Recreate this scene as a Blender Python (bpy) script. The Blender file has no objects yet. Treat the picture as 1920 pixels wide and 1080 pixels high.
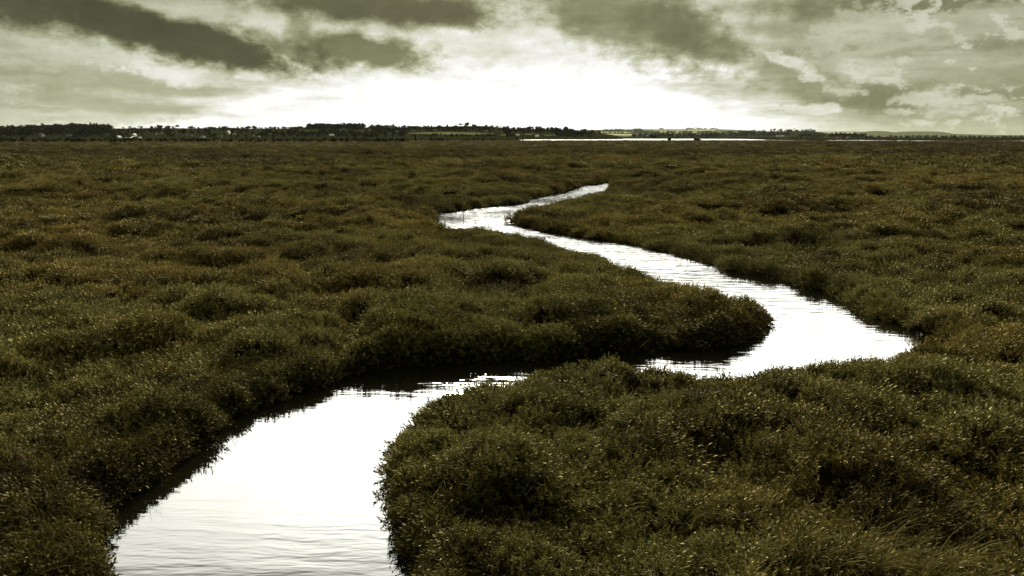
import bpy, math, random
import numpy as np
R = math.radians
random.seed(7)
rng = np.random.default_rng(11)
S = bpy.context.scene
COL = S.collection

# ------------------------------------------------------------------ camera
F = 1507.0                      # focal length in units of a 1920 wide frame
PITCH = math.atan((540 - 256) / F)
CZ = 2.2
cam = bpy.data.cameras.new('camera')
cam.sensor_width = 36.0
cam.lens = 36.0 * F / 1920.0
cam.clip_start, cam.clip_end = 0.05, 60000
co = bpy.data.objects.new('camera', cam)
COL.objects.link(co)
co.location = (0, 0, CZ)
co.rotation_euler = (math.pi / 2 - PITCH, 0, 0)
S.camera = co
cP, sP = math.cos(PITCH), math.sin(PITCH)


def ray(px, py):
    c = (px - 960) / F
    v = -(py - 540) / F
    return np.array([c, cP + v * sP, -sP + v * cP])


def on_z(px, py, z):            # point where the sight line meets height z
    d = ray(px, py)
    t = (z - CZ) / d[2]
    return d * t + np.array([0, 0, CZ])


def at_y(px, py, Y):
    d = ray(px, py)
    return d * (Y / d[1]) + np.array([0, 0, CZ])


# ------------------------------------------------------------------ noise
def _h(ix, iy, seed):
    n = (ix.astype(np.int64) * 374761393 + iy.astype(np.int64) * 668265263 + seed * 974634773) & 0x7fffffff
    n = ((n ^ (n >> 13)) * 1274126177) & 0x7fffffff
    return ((n ^ (n >> 16)) & 0xffff) / 65535.0 * 2 - 1


def vnoise(x, y, seed=0):
    ix, iy = np.floor(x), np.floor(y)
    fx, fy = x - ix, y - iy
    fx = fx * fx * fx * (fx * (fx * 6 - 15) + 10)
    fy = fy * fy * fy * (fy * (fy * 6 - 15) + 10)
    a, b = _h(ix, iy, seed), _h(ix + 1, iy, seed)
    c, d = _h(ix, iy + 1, seed), _h(ix + 1, iy + 1, seed)
    return (a * (1 - fx) + b * fx) * (1 - fy) + (c * (1 - fx) + d * fx) * fy


def fbm(x, y, seed=0, o=3):
    s, a, t = 0, 1.0, 0
    for k in range(o):
        s = s + a * vnoise(x * 2 ** k + 17.3 * k, y * 2 ** k - 9.1 * k, seed + k)
        t += a
        a *= 0.5
    return s / t


def sm(a, b, x):
    t = np.clip((x - a) / (b - a), 0, 1)
    return t * t * (3 - 2 * t)


# ------------------------------------------------------------------ object helpers
def tag(o, label=None, cat=None, group=None, kind=None):
    if label: o['label'] = label
    if cat: o['category'] = cat
    if group: o['group'] = group
    if kind: o['kind'] = kind
    return o


def mesh_obj(name, verts, faces, mat, parent=None, smooth=False):
    me = bpy.data.meshes.new(name)
    me.from_pydata([tuple(map(float, v)) for v in verts], [], [tuple(map(int, f)) for f in faces])
    if smooth:
        me.polygons.foreach_set('use_smooth', [True] * len(me.polygons))
    me.materials.append(mat)
    o = bpy.data.objects.new(name, me)
    COL.objects.link(o)
    if parent: o.parent = parent
    return o


def fast_mesh(name, V, Q, smooth=True):
    """numpy quads -> mesh"""
    me = bpy.data.meshes.new(name)
    me.vertices.add(len(V))
    me.vertices.foreach_set('co', np.asarray(V, dtype=np.float32).ravel())
    n = len(Q)
    k = Q.shape[1]
    me.loops.add(n * k)
    me.loops.foreach_set('vertex_index', np.asarray(Q, dtype=np.int32).ravel())
    me.polygons.add(n)
    me.polygons.foreach_set('loop_start', np.arange(0, n * k, k, dtype=np.int32))
    me.polygons.foreach_set('loop_total', np.full(n, k, dtype=np.int32))
    if smooth:
        me.polygons.foreach_set('use_smooth', np.ones(n, dtype=bool))
    me.update(calc_edges=True)
    return me


def link(name, me, mat, parent=None):
    if mat: me.materials.append(mat)
    o = bpy.data.objects.new(name, me)
    COL.objects.link(o)
    if parent: o.parent = parent
    return o


# ------------------------------------------------------------------ node maths
class X:
    """tiny expression builder over Math nodes"""
    nt = None

    def __init__(self, s): self.s = s

    @staticmethod
    def op(kind, *a, clamp=False):
        n = X.nt.nodes.new('ShaderNodeMath')
        n.operation = kind
        n.use_clamp = clamp
        for i, v in enumerate(a):
            if isinstance(v, X): X.nt.links.new(v.s, n.inputs[i])
            else: n.inputs[i].default_value = float(v)
        return X(n.outputs[0])

    def __add__(s, o): return X.op('ADD', s, o)
    __radd__ = __add__
    def __sub__(s, o): return X.op('SUBTRACT', s, o)
    def __rsub__(s, o): return X.op('SUBTRACT', o, s)
    def __mul__(s, o): return X.op('MULTIPLY', s, o)
    __rmul__ = __mul__
    def __truediv__(s, o): return X.op('DIVIDE', s, o)
    def __rtruediv__(s, o): return X.op('DIVIDE', o, s)


def xstep(a, b, x):
    n = X.nt.nodes.new('ShaderNodeMapRange')
    n.interpolation_type = 'SMOOTHSTEP'
    X.nt.links.new(x.s, n.inputs[0])
    for i, v in ((1, a), (2, b), (3, 0), (4, 1)):
        n.inputs[i].default_value = v
    return X(n.outputs[0])


def xmix(f, a, b): return a + (b - a) * f if isinstance(a, X) else (b - a) * f + a


def xgauss(x): return X.op('EXPONENT', x * x * -1.0)


def xnoise(vec, scale, detail=4, rough=.5, dist=0):
    n = X.nt.nodes.new('ShaderNodeTexNoise')
    X.nt.links.new(vec, n.inputs['Vector'])
    n.inputs['Scale'].default_value = scale
    n.inputs['Detail'].default_value = detail
    n.inputs['Roughness'].default_value = rough
    n.inputs['Distortion'].default_value = dist
    return X(n.outputs[0])


def xvec(x, y, z=0.0):
    n = X.nt.nodes.new('ShaderNodeCombineXYZ')
    for i, v in enumerate((x, y, z)):
        if isinstance(v, X): X.nt.links.new(v.s, n.inputs[i])
        else: n.inputs[i].default_value = v
    return n.outputs[0]


# ------------------------------------------------------------------ sky and light
SUN_AZ, SUN_EL = R(-3), R(24)
W = bpy.data.worlds.new('World')
S.world = W
W.use_nodes = True
nt = W.node_tree
for n in list(nt.nodes): nt.nodes.remove(n)
X.nt = nt
tc = nt.nodes.new('ShaderNodeTexCoord')
sp = nt.nodes.new('ShaderNodeSeparateXYZ')
nt.links.new(tc.outputs['Generated'], sp.inputs[0])
dx, dy, dz = (X(sp.outputs[i]) for i in range(3))
AZ = X.op('ARCTAN2', dx, dy)
EL = X.op('ARCSINE', dz)


def azel(px, py):
    d = ray(px, py)
    return math.atan2(d[0], d[1]), math.atan2(d[2], math.hypot(d[0], d[1]))


# warped cloud coordinates
v0 = xvec(AZ, EL * 2.2, 0.3)
w1 = xnoise(v0, 7, 5, .55) - .5
w2 = xnoise(xvec(AZ, EL * 2.0, 4.7), 7, 5, .55) - .5
f1 = xnoise(xvec(AZ * 1.0, EL * 1.6, 9.1), 26, 6, .62) - .5      # puffy detail
f2 = xnoise(xvec(AZ * .6, EL * 3.4, 2.2), 14, 6, .6) - .5         # streaky detail
f3 = xnoise(xvec(AZ + w1 * .02, EL * 1.5, 6.4), 58, 5, .62) - .5  # small puffs
f4 = f1 * .7 + f3 * .5
A2 = AZ + w1 * .055
E2 = EL + w2 * .030


def blob(px, py, rx, ry, rot=0, soft=.6, namp=.5, noise=None, warp=1):
    """soft cloud mass centred on a direction; radii in 1/1507 rad"""
    a, e = azel(px, py)
    c, s = math.cos(R(rot)), math.sin(R(rot))
    ax, ex = (A2, E2) if warp else (AZ, EL)
    u = (ax - a) * (c * F / rx) + (ex - e) * (s * F / rx)
    v = (ex - e) * (c * F / ry) - (ax - a) * (s * F / ry)
    d = X.op('SQRT', u * u + v * v)
    d = d + (noise if noise is not None else f4) * namp * 3.8
    return 1 - xstep(1 - soft, 1 + soft, d)


def gz(px, sx):                                                  # gaussian in azimuth about a px column
    a, _ = azel(px, 256)
    return xgauss((AZ - a) * (F / sx))


def ge(py, sy):
    _, e = azel(960, py)
    return xgauss((EL - e) * (F / sy))


# clear-ish bright base: brightest low in the middle, greyer towards both sides
L = 0.30 + gz(870, 760) * (ge(222, 115) * .66 + .16) + gz(1280, 240) * ge(170, 80) * .30 + gz(840, 520) * ge(262, 62) * .42 + f2 * .22
L = L + gz(1150, 360) * ge(40, 110) * .14
# pale olive veils low left, dim green sky low right
L = xmix(blob(200, 150, 240, 26, -3, .7, .5, f2), L, .42)
L = xmix(blob(190, 200, 170, 17, -4, .7, .6, f2) * .8, L, .30)
L = xmix(blob(50, 205, 140, 34, 0, .6, .6) * .7, L, .46)
L = xmix(blob(1760, 175, 290, 48, -3, .7, .3, f2) * .9, L, .19)
L = xmix(blob(1850, 240, 220, 20, 0, .8, .3, f2) * .7, L, .40)
L = xmix(blob(1700, 60, 330, 75, 4, .6, .4, f2) * .75, L, .42)
L = xmix(blob(1640, 130, 190, 20, -8, .7, .5, f2) * .6, L, .50)
# the dark cloud masses
DK = [(120, 25, 270, 34, -10, .55, .35, .93, .085), (330, 72, 190, 34, -12, .5, .38, .95, .090),
      (420, 95, 90, 24, -6, .5, .4, .8, .11), (535, 92, 90, 17, -22, .6, .5, .75, .14),
      (575, 75, 30, 40, 14, .7, .4, .55, .17),
      (690, 95, 110, 28, -4, .55, .45, .85, .13), (690, 5, 230, 34, -3, .5, .32, .92, .105),
      (820, 22, 90, 22, -6, .5, .4, .7, .15),
      (1160, 30, 190, 60, -22, .55, .35, .80, .26), (1290, 72, 115, 34, -18, .6, .4, .68, .27),
      (1480, 142, 85, 28, -16, .5, .5, .55, .40), (1250, 40, 60, 70, 40, .7, .4, .4, .24),
      (1690, 8, 210, 20, -2, .6, .35, .75, .21), (1530, 92, 80, 11, 0, .7, .4, .55, .30),
      (1880, 75, 120, 20, 0, .7, .4, .5, .30), (1480, 50, 70, 14, 0, .7, .4, .5, .36),
      (1610, 180, 120, 20, -6, .7, .4, .5, .24)]
for (px, py, rx, ry, rot, so, na, amt, lv) in DK:
    L = xmix(blob(px, py, rx, ry, rot, so * .8, na) * amt, L, lv * .50)
# small bright cumulus
BR = [(1625, 132, 55, 15, -18, .72), (1735, 183, 44, 11, 0, .66), (1815, 198, 62, 13, 4, .62), (1892, 198, 34, 12, 0, .55),
      (1580, 164, 34, 11, -6, .66), (1535, 200, 34, 9, 0, .74), (1490, 120, 60, 12, -24, .78), (1770, 60, 110, 26, 16, .52),
      (1590, 60, 80, 34, 12, .55), (1500, 205, 60, 8, 0, .85), (70, 150, 80, 22, -10, .42), (150, 222, 90, 14, -6, .62),
      (330, 140, 110, 14, -6, .8), (1660, 145, 40, 9, -20, .62), (1700, 205, 30, 6, 0, .5), (1850, 40, 120, 26, 10, .44), (1690, 100, 120, 9, -3, .5), (1800, 120, 140, 9, -2, .46)]
for (px, py, rx, ry, rot, lv) in BR:
    L = xmix(blob(px, py, rx * .9, ry * .9, rot, .42, .8, f3 + f1 * .25) * .85, L, lv + 0.0)
# broken puffs and streaks to the right and low on the left
rm = xstep(1380 / F - 960 / F, 1640 / F - 960 / F, AZ)
lm = xstep(-560 / F, -800 / F, AZ) * xstep(R(5.4), R(3.6), EL)
mk = X.op('MAXIMUM', rm, lm * .9)
L = xmix(xstep(.02, .16, f2 + f1 * .4) * mk * .55, L, .20)
L = xmix(xstep(.03, .13, f1 + f3 * .55 - f2 * .25) * mk * .75, L, X.op('MULTIPLY', mk, .58))
L = X.op('MAXIMUM', L * (1 + f1 * .75 + f2 * .55 + f3 * .4), .03)
# veiled sun: very bright thin cloud above the frame, ahead
up = xnoise(xvec(AZ, EL * 1.5, 1.0), 5, 3, .5)
glow = xstep(R(9.3), R(14), EL) * (1 - xstep(R(26), R(34), EL) * .78) * xgauss(AZ * (1 / .62)) * (10.0 + up * 9.5)


def cover(L):
    """olive-sepia cloud colour: darker cloud is more strongly tinted"""
    hue = xstep(.0, 1.0, L)
    blue = X.op('MINIMUM', .44 + L * .60, .98) - xstep(1.5, 4.0, L) * .09
    red = .95 + hue * .05
    cc = nt.nodes.new('ShaderNodeCombineColor')
    for i, v in enumerate((L * red, L, L * blue)): nt.links.new(v.s, cc.inputs[i])
    b_ = nt.nodes.new('ShaderNodeBackground')
    nt.links.new(cc.outputs[0], b_.inputs['Color'])
    return b_.outputs[0]


def wmix(f, a_, b_):
    mx = nt.nodes.new('ShaderNodeMixShader')
    if isinstance(f, X): nt.links.new(f.s, mx.inputs[0])
    else: mx.inputs[0].default_value = f
    nt.links.new(a_, mx.inputs[1])
    nt.links.new(b_, mx.inputs[2])
    return mx.outputs[0]


low = cover(L + glow)                                             # the detailed band of cloud above the horizon
# the rest of the cloud cover: overhead and behind, plainer and darker
Lh = (.30 + (up - .5) * .3) * (1 - xstep(R(32), R(58), EL) * .78) * (1 - xstep(.3, -.6, dy) * .6)
high = cover(X.op('MAXIMUM', Lh, .02) + glow)
sel = X.op('MULTIPLY', X.op('LESS_THAN', EL, R(11)), X.op('GREATER_THAN', dy, .55))
sky = nt.nodes.new('ShaderNodeTexSky')
sky.sky_type = 'NISHITA'
sky.sun_disc = False
sky.sun_elevation = SUN_EL
sky.sun_rotation = SUN_AZ
sky.dust_density = 3.0
b1 = nt.nodes.new('ShaderNodeBackground')
b1.inputs['Strength'].default_value = 0.05
nt.links.new(sky.outputs[0], b1.inputs['Color'])
wo = nt.nodes.new('ShaderNodeOutputWorld')
nt.links.new(wmix(.98, b1.outputs[0], wmix(sel, high, low)), wo.inputs['Surface'])   # cloud over the clear sky
W.cycles.sampling_method = 'MANUAL'
W.cycles.sample_map_resolution = 1024

sl = bpy.data.lights.new('sun', 'SUN')
sl.energy = 3.4
sl.angle = R(6)
sl.color = (1, .89, .64)
so = bpy.data.objects.new('sun', sl)
COL.objects.link(so)
so.rotation_euler = (math.pi / 2 - SUN_EL, 0, math.pi - SUN_AZ)   # shines from ahead, towards the camera


# ------------------------------------------------------------------ materials
def new_mat(name):
    m = bpy.data.materials.new(name)
    m.use_nodes = True
    t = m.node_tree
    p = t.nodes['Principled BSDF']
    X.nt = t
    return m, t, p


def ramp(t, fac, stops):
    r = t.nodes.new('ShaderNodeValToRGB')
    cr = r.color_ramp
    while len(cr.elements) < len(stops): cr.elements.new(.5)
    for e, (p, c) in zip(cr.elements, stops):
        e.position = p
        e.color = (*c, 1)
    t.links.new(fac, r.inputs[0])
    return r.outputs[0]


def mixc(t, f, a, b, mode='MIX'):
    m = t.nodes.new('ShaderNodeMix')
    m.data_type = 'RGBA'
    m.blend_type = mode
    for i, v in ((0, f), (6, a), (7, b)):
        if hasattr(v, 'is_linked'): t.links.new(v, m.inputs[i])
        elif isinstance(v, X): t.links.new(v.s, m.inputs[i])
        elif isinstance(v, (int, float)): m.inputs[i].default_value = v
        else: m.inputs[i].default_value = (*v, 1)
    return m.outputs[2]


def attr(t, name, kind='GEOMETRY'):
    a = t.nodes.new('ShaderNodeAttribute')
    a.attribute_name = name
    a.attribute_type = kind
    return a.outputs['Fac']


def pos(t):
    g = t.nodes.new('ShaderNodeNewGeometry')
    return g.outputs['Position']


def plain(name, c, rough=.7, var=.25, scale=3.0):
    m, t, p = new_mat(name)
    n = xnoise(pos(t), scale, 4)
    t.links.new(mixc(t, n, tuple(v * (1 - var) for v in c), tuple(v * (1 + var) for v in c)), p.inputs['Base Color'])
    p.inputs['Roughness'].default_value = rough
    p.inputs['Specular IOR Level'].default_value = .5 if rough < .5 else 0.0
    return m


def foliage(name, stops, rough=.5, trans=.25, spec=.4):
    m, t, p = new_mat(name)
    t.nodes.remove(p)
    tint = X(attr(t, 'tint', 'INSTANCER'))
    leaf = X(attr(t, 'leafc'))
    oi = t.nodes.new('ShaderNodeObjectInfo')
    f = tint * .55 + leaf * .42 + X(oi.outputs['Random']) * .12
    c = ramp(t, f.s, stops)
    tone = mixc(t, X(attr(t, 'tone', 'INSTANCER')), (1.13, .96, .64), (.96, 1.04, .84))
    c = mixc(t, 1.0, c, tone, 'MULTIPLY')
    df = t.nodes.new('ShaderNodeBsdfDiffuse')
    tr = t.nodes.new('ShaderNodeBsdfTranslucent')
    gl = t.nodes.new('ShaderNodeBsdfGlossy')
    gl.inputs['Roughness'].default_value = rough
    gl.inputs['Color'].default_value = (1.0, .88, .50, 1)
    t.links.new(c, df.inputs['Color'])
    t.links.new(c, tr.inputs['Color'])

    def mix(fac, a_, b_):
        ms = t.nodes.new('ShaderNodeMixShader')
        ms.inputs[0].default_value = fac
        t.links.new(a_, ms.inputs[1])
        t.links.new(b_, ms.inputs[2])
        return ms.outputs[0]
    o_ = mix(spec, mix(trans, df.outputs[0], tr.outputs[0]), gl.outputs[0]) if spec else mix(trans, df.outputs[0], tr.outputs[0])
    t.links.new(o_, t.nodes['Material Output'].inputs['Surface'])
    return m


M = {}
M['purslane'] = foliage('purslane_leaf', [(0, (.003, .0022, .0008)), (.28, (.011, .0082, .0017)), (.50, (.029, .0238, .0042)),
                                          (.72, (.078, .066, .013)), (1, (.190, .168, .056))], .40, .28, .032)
M['grass'] = foliage('grass_blade', [(0, (.045, .040, .012)), (.5, (.055, .046, .012)), (1, (.11, .095, .034))], .6, .2, .01)
M['tree'] = foliage('tree_leaf', [(0, (.012, .014, .005)), (.5, (.024, .028, .008)), (1, (.045, .048, .014))], .8, .08, 0)

# soil and litter below the plants
m, t, p = new_mat('marsh_soil')
P = pos(t)
n1 = xnoise(P, .05, 5)
n2 = xnoise(P, 1.6, 6, .6)
n3 = xnoise(P, 14, 4, .6)
c = ramp(t, (n1 * .5 + n2 * .35 + n3 * .25).s, [(.3, (.006, .004, .001)), (.5, (.014, .009, .003)), (.68, (.028, .019, .006))])
t.links.new(c, p.inputs['Base Color'])
p.inputs['Roughness'].default_value = .9
p.inputs['Specular IOR Level'].default_value = 0
bp = t.nodes.new('ShaderNodeBump')
bp.inputs['Strength'].default_value = .6
bp.inputs['Distance'].default_value = .05
t.links.new((n2 + n3).s, bp.inputs['Height'])
t.links.new(bp.outputs[0], p.inputs['Normal'])
M['soil'] = m


def water_mat(name, amp, near=True):
    m, t, p = new_mat(name)
    p.inputs['Base Color'].default_value = (.005, .0048, .002, 1)
    p.inputs['Roughness'].default_value = .02 if near else .30
    p.inputs['IOR'].default_value = 1.34
    P = pos(t)
    sx = t.nodes.new('ShaderNodeSeparateXYZ')
    t.links.new(P, sx.inputs[0])
    x, y = X(sx.outputs[0]), X(sx.outputs[1])
    warp = xnoise(xvec(x * .8, y * .8, 0.0), 1.0, 3) - .5
    r1 = xnoise(xvec(x * 1.6 + warp, y * 8.0 + warp * 2.0 + x * .9, 3.0), 1.0, 3, .5)
    r2 = xnoise(xvec(x * 5.0, y * 22.0 + warp * 4.0, 7.0), 1.0, 2, .5)
    patch = xnoise(xvec(x * .35, y * .22, 5.0), 1.0, 2)
    if near:
        calm = xgauss((y - 5.4) * (1 / 1.25)) * xstep(2.0, .6, x)
        a = (xstep(.25, .65, patch) * .7 + .3) * (1 - calm * .86) * (1 + xstep(10.0, 19.0, y) * 1.6)
    else:
        a = patch + .4
    h = (r1 * .7 + r2 * .18) * a
    bp = t.nodes.new('ShaderNodeBump')
    bp.inputs['Strength'].default_value = 1.0
    bp.inputs['Distance'].default_value = amp
    t.links.new(h.s, bp.inputs['Height'])
    t.links.new(bp.outputs[0], p.inputs['Normal'])
    return m


M['creek'] = water_mat('creek_water', .009)
M['channel'] = water_mat('channel_water', .05, False)
M['hill'] = plain('hill_grass', (.016, .017, .006), .9, .5, .02)
M['hill_far'] = plain('distant_hill', (.060, .070, .026), .9, .45, .004)
M['field'] = plain('pale_field', (.10, .105, .042), .9, .2, .03)
M['stubble'] = plain('stubble_field', (.42, .42, .24), .9, .2, .01)
M['white'] = plain('whitewash', (.86, .85, .76), .7, .06, 2)
M['cream'] = plain('cream_render', (.52, .48, .36), .8, .12, 2)
M['stone'] = plain('flint_wall', (.15, .13, .09), .85, .3, 3)
M['roof'] = plain('roof_tile', (.10, .055, .032), .8, .3, 3)
M['slate'] = plain('roof_slate', (.07, .07, .06), .7, .3, 3)
M['paleroof'] = plain('pale_roof', (.84, .83, .72), .6, .06, 2)
M['glass'] = plain('window_glass', (.02, .02, .02), .1, .1, 2)
M['bark'] = plain('bark', (.030, .024, .014), .9, .3, 4)
M['bird'] = plain('feather', (.03, .03, .028), .8, .2, 9)
M['drift'] = plain('driftwood', (.30, .24, .15), .8, .3, 22)

# ------------------------------------------------------------------ creek outline
# (px, py, height the traced edge was seen at, push towards the water in metres)
NB = .26
LEFT = [(135, 1085, .15, 0), (120, 1010, .2, 0), (140, 960, .12, 0), (215, 905, .02, 0), (290, 885, .0, 0), (360, 845, .0, 0), (398, 805, .05, 0),
        (430, 782, 0, 0), (520, 752, 0, 0), (620, 715, 0, 0), (700, 692, 0, 0), (850, 676, 0, 0), (1000, 670, 0, 0), (1100, 664, 0, 0),
        (1240, 652, 0, 0), (1340, 645, 0, 0), (1385, 630, .0, 0), (1404, 602, .12, 0), (1408, 574, .28, .1), (1382, 545, NB, .25), (1300, 513, NB, .3),
        (1200, 488, NB, .35), (1120, 458, .40, 0), (1050, 439, .42, .1), (1000, 428, .42, .25), (945, 414, .40, 0), (880, 412, NB, .5),
        (825, 415, NB, .4), (795, 404, .2, 0), (800, 400, 0, 0), (850, 393, 0, 0), (930, 385, 0, 0), (985, 380, 0, 0), (983, 369, .1, 0),
        (1055, 358, 0, 0), (1085, 349, 0, 0), (1128, 344, 0, 0), (1142, 339, 0, 0), (1118, 331, 0, 0), (1060, 326, 0, 0)]
RIGHT = [(1062, 328, 0, 0), (1130, 334.5, 0, 0), (1156, 341, .1, 0), (1146, 347, NB, .3), (1120, 351, NB, .4), (1095, 361, NB, .5), (1050, 367, NB, .5), (1000, 375, NB, .5), (956, 391, NB, .4), (950, 402, .2, 0), (972, 418, 0, 0),
         (1010, 428, 0, 0), (1100, 443, 0, 0), (1200, 458, 0, 0), (1300, 482, 0, 0), (1385, 506, 0, 0), (1480, 525, 0, 0), (1570, 555, 0, 0),
         (1650, 595, 0, 0), (1750, 627, 0, 0), (1815, 655, .1, 0), (1700, 668, NB, .1), (1640, 682, NB, .3), (1550, 690, NB, .3), (1450, 692, NB, .2), (1350, 695, NB, .1),
         (1220, 694, NB, .08), (1100, 691, NB, .34), (1000, 704, NB, .32), (920, 722, NB, .25), (872, 745, NB, .2), (825, 785, NB, .12), (785, 830, .3, .05),
         (772, 880, .26, .03), (784, 950, .24, 0), (815, 1030, .24, 0), (855, 1090, .24, 0)]


def trace(L_):
    L_ = [(a, b, .39, .0) if (z == NB and b < 520) else (a, b, z, o) for a, b, z, o in L_]
    pts = np.array([on_z(a, b, z)[:2] for a, b, z, o in L_])
    off = np.array([o for *_, o in L_])
    tang = np.gradient(pts, axis=0)
    tang /= np.linalg.norm(tang, axis=1)[:, None] + 1e-9
    nrm = np.stack([tang[:, 1], -tang[:, 0]], 1)                  # right of travel = the water side
    return pts + nrm * off[:, None]


lp, rp = trace(LEFT), trace(RIGHT)
head = np.array([[-1.7, -3.0], [-1.6, 1.2], [-1.5, 2.4]])
tail = np.array([[-.14, 2.6], [0, 1.2], [.1, -3.0]])
CREEK = np.concatenate([head, lp, rp, tail])


def chaikin(p, n=2):
    for _ in range(n):
        q = np.roll(p, -1, 0)
        p = np.stack([.75 * p + .25 * q, .25 * p + .75 * q], 1).reshape(-1, 2)
    return p


CREEK = chaikin(CREEK, 1)
CHAN = np.array([on_z(a, b, 0)[:2] for a, b in
                 [(984, 263.3), (1100, 263.5), (1190, 263.6), (1230, 263.0), (1330, 262.6), (1430, 263.2), (1500, 263.0), (1575, 263.4), (1640, 264.6),
                  (1740, 265.6), (1900, 265.3), (2100, 265.5), (2100, 264.2), (1900, 263.9), (1780, 264.0), (1700, 263.3), (1600, 262.7), (1570, 262.9), (1440, 262.6), (1380, 260.7),
                  (1300, 260.5), (1220, 260.4), (1095, 260.5), (1088, 261.6), (1030, 261.7), (984, 262.2)]])


def sdist(x, y, poly, chunk=60000):
    """signed distance, positive outside"""
    out = np.empty(len(x))
    a = poly
    b = np.roll(poly, -1, 0)
    e = b - a
    ee = (e ** 2).sum(1) + 1e-12
    for s in range(0, len(x), chunk):
        px, py = x[s:s + chunk, None], y[s:s + chunk, None]
        wx, wy = px - a[:, 0], py - a[:, 1]
        tt = np.clip((wx * e[:, 0] + wy * e[:, 1]) / ee, 0, 1)
        d = np.sqrt(((wx - tt * e[:, 0]) ** 2 + (wy - tt * e[:, 1]) ** 2).min(1))
        c1 = (a[:, 1] <= py) != (b[:, 1] <= py)
        xi = a[:, 0] + (py - a[:, 1]) * e[:, 0] / np.where(np.abs(e[:, 1]) < 1e-12, 1e-12, e[:, 1])
        ins = ((c1 & (px < xi)).sum(1) % 2) == 1
        out[s:s + chunk] = np.where(ins, -d, d)
    return out


# bushier stretches of the banks: (x, y, half width, half depth, extra height)
MOUNDS = [(*on_z(a_, b_, .3)[:2], rx_, ry_, u_) for a_, b_, rx_, ry_, u_ in
          ((1200, 585, 1.5, .8, .13), (1390, 590, .5, .6, .06), (860, 610, 1.3, .8, .12), (300, 755, .42, .34, .20), (90, 900, .5, .5, .10),
           (600, 660, .8, .6, .12), (1050, 850, 1.0, .5, .12), (900, 960, .5, .5, .08), (1420, 470, 1.4, 1.2, .10), (1640, 520, 1.6, 1.3, .10), (780, 375, 3.0, 1.6, .14), (900, 340, 4, 2.5, .16), (905, 425, 1.0, .8, .10))]


def canopy(x, y):
    """height of the plant tops, and signed distance to the creek"""
    x, y = np.asarray(x, float), np.asarray(y, float)
    r = np.hypot(x, y)
    s = np.full(len(x), 50.0)
    near = (r < 62) & (y > -8)
    if near.any(): s[near] = sdist(x[near], y[near], CREEK)
    s = s + (.13 * vnoise(x * 1.3, y * 1.3, 3) + .07 * vnoise(x * 4.0, y * 4.0, 4)) * sm(60, 30, r)
    bil = np.abs(fbm(x / 1.15, y / 1.15, 21, 2))
    bil2 = np.abs(fbm(x / 3.2 + 5, y / 3.2, 31, 2))
    bil0 = np.abs(vnoise(x / .42 + .5 * vnoise(x / .9, y / .9, 17), y / .42, 18))
    H = .07 + (.40 + .06 * sm(16, 8, r)) * np.clip(bil, 0, .6) + .26 * np.clip(bil2, 0, .6) + .10 * np.clip(bil0, 0, .7)
    far = sm(9, 30, r)
    bil3 = np.abs(fbm(x / 9.0, y / 6.0, 41, 3))
    bil4 = np.abs(fbm(x / 40.0, y / 22.0, 51, 3))
    H = H + far * (.74 * np.clip(bil3, 0, .4) - .13) + sm(50, 130, r) * (.55 * np.clip(bil4, 0, .5) - .10)
    H = np.clip(H, .05, None) * (1 - sm(180, 300, r) * .55)
    sc = np.clip(s + .04, 0, None)
    for bx, by, rx_, ry_, up_ in MOUNDS:
        H = H + up_ * np.exp(-((x - bx) / rx_) ** 2 - ((y - by) / ry_) ** 2)
    prof = .50 * (1 - np.exp(-sc / .12)) + .50 * (1 - np.exp(-sc / .75))
    prof = prof * (1 - .35 * sm(10, 15, r) * sm(3.0, .5, s))
    h = H * prof
    return h, s


def ground(x, y, hs=None):
    h, s = hs or canopy(x, y)
    r_ = np.hypot(x, y)
    z = np.where(s > -.02, h - (.10 + .035 * (r_ < 20)) * sm(0, .25, s), -.35 * (1 - np.exp((s + .02) / .12)))
    r = np.hypot(x, y)
    z = np.where(s > 0, np.maximum(z, .035 * sm(0, .15, s)), z)
    fr = (r > 300) & (y > 0) & (r < 1500)
    if fr.any():
        d = sdist(x[fr], y[fr], CHAN)
        w = sm(6.0, -6.0, d)
        z[fr] = z[fr] * (1 - w) - .5 * w
    z = z - sm(1500, 3000, r) * .3
    return z


# ------------------------------------------------------------------ marsh ground: one sheet to the horizon
ang = np.concatenate([np.arange(-44, 44, .24), np.arange(44, 316, 4.0)])
rad = np.concatenate([[.02], .35 * 1.0165 ** np.arange(0, 640)])
rad = rad[rad < 13500]
AA, RR = np.meshgrid(np.radians(ang), rad)
gx, gy = (RR * np.sin(AA)).ravel(), (RR * np.cos(AA)).ravel()
gzv = ground(gx, gy)
na, nr = len(ang), len(rad)
ii, jj = np.meshgrid(np.arange(nr - 1), np.arange(na), indexing='ij')
j2 = (jj + 1) % na
Q = np.stack([ii * na + jj, ii * na + j2, (ii + 1) * na + j2, (ii + 1) * na + jj], -1).reshape(-1, 4)[:, ::-1]
me = fast_mesh('marsh_ground', np.stack([gx, gy, gzv], 1), Q)
tag(link('marsh_ground', me, M['soil']), kind='structure')


def sheet(name, poly, z, mat, margin=0):
    me = bpy.data.meshes.new(name)
    me.from_pydata([(float(a), float(b), z) for a, b in poly], [], [tuple(range(len(poly)))])
    me.materials.append(mat)
    o = bpy.data.objects.new(name, me)
    COL.objects.link(o)
    return tag(o, kind='structure')


sheet('creek_water', [(-6, -4), (12, -4), (12, 18), (9, 50), (-9, 50), (-6, 18)], 0, M['creek'])
cx0, cy0 = CHAN.min(0) - 20
cx1, cy1 = CHAN.max(0) + 20
sheet('channel_water', [(cx0, cy0), (cx1, cy0), (cx1, cy1), (cx0, cy1)], 0, M['channel'])


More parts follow.
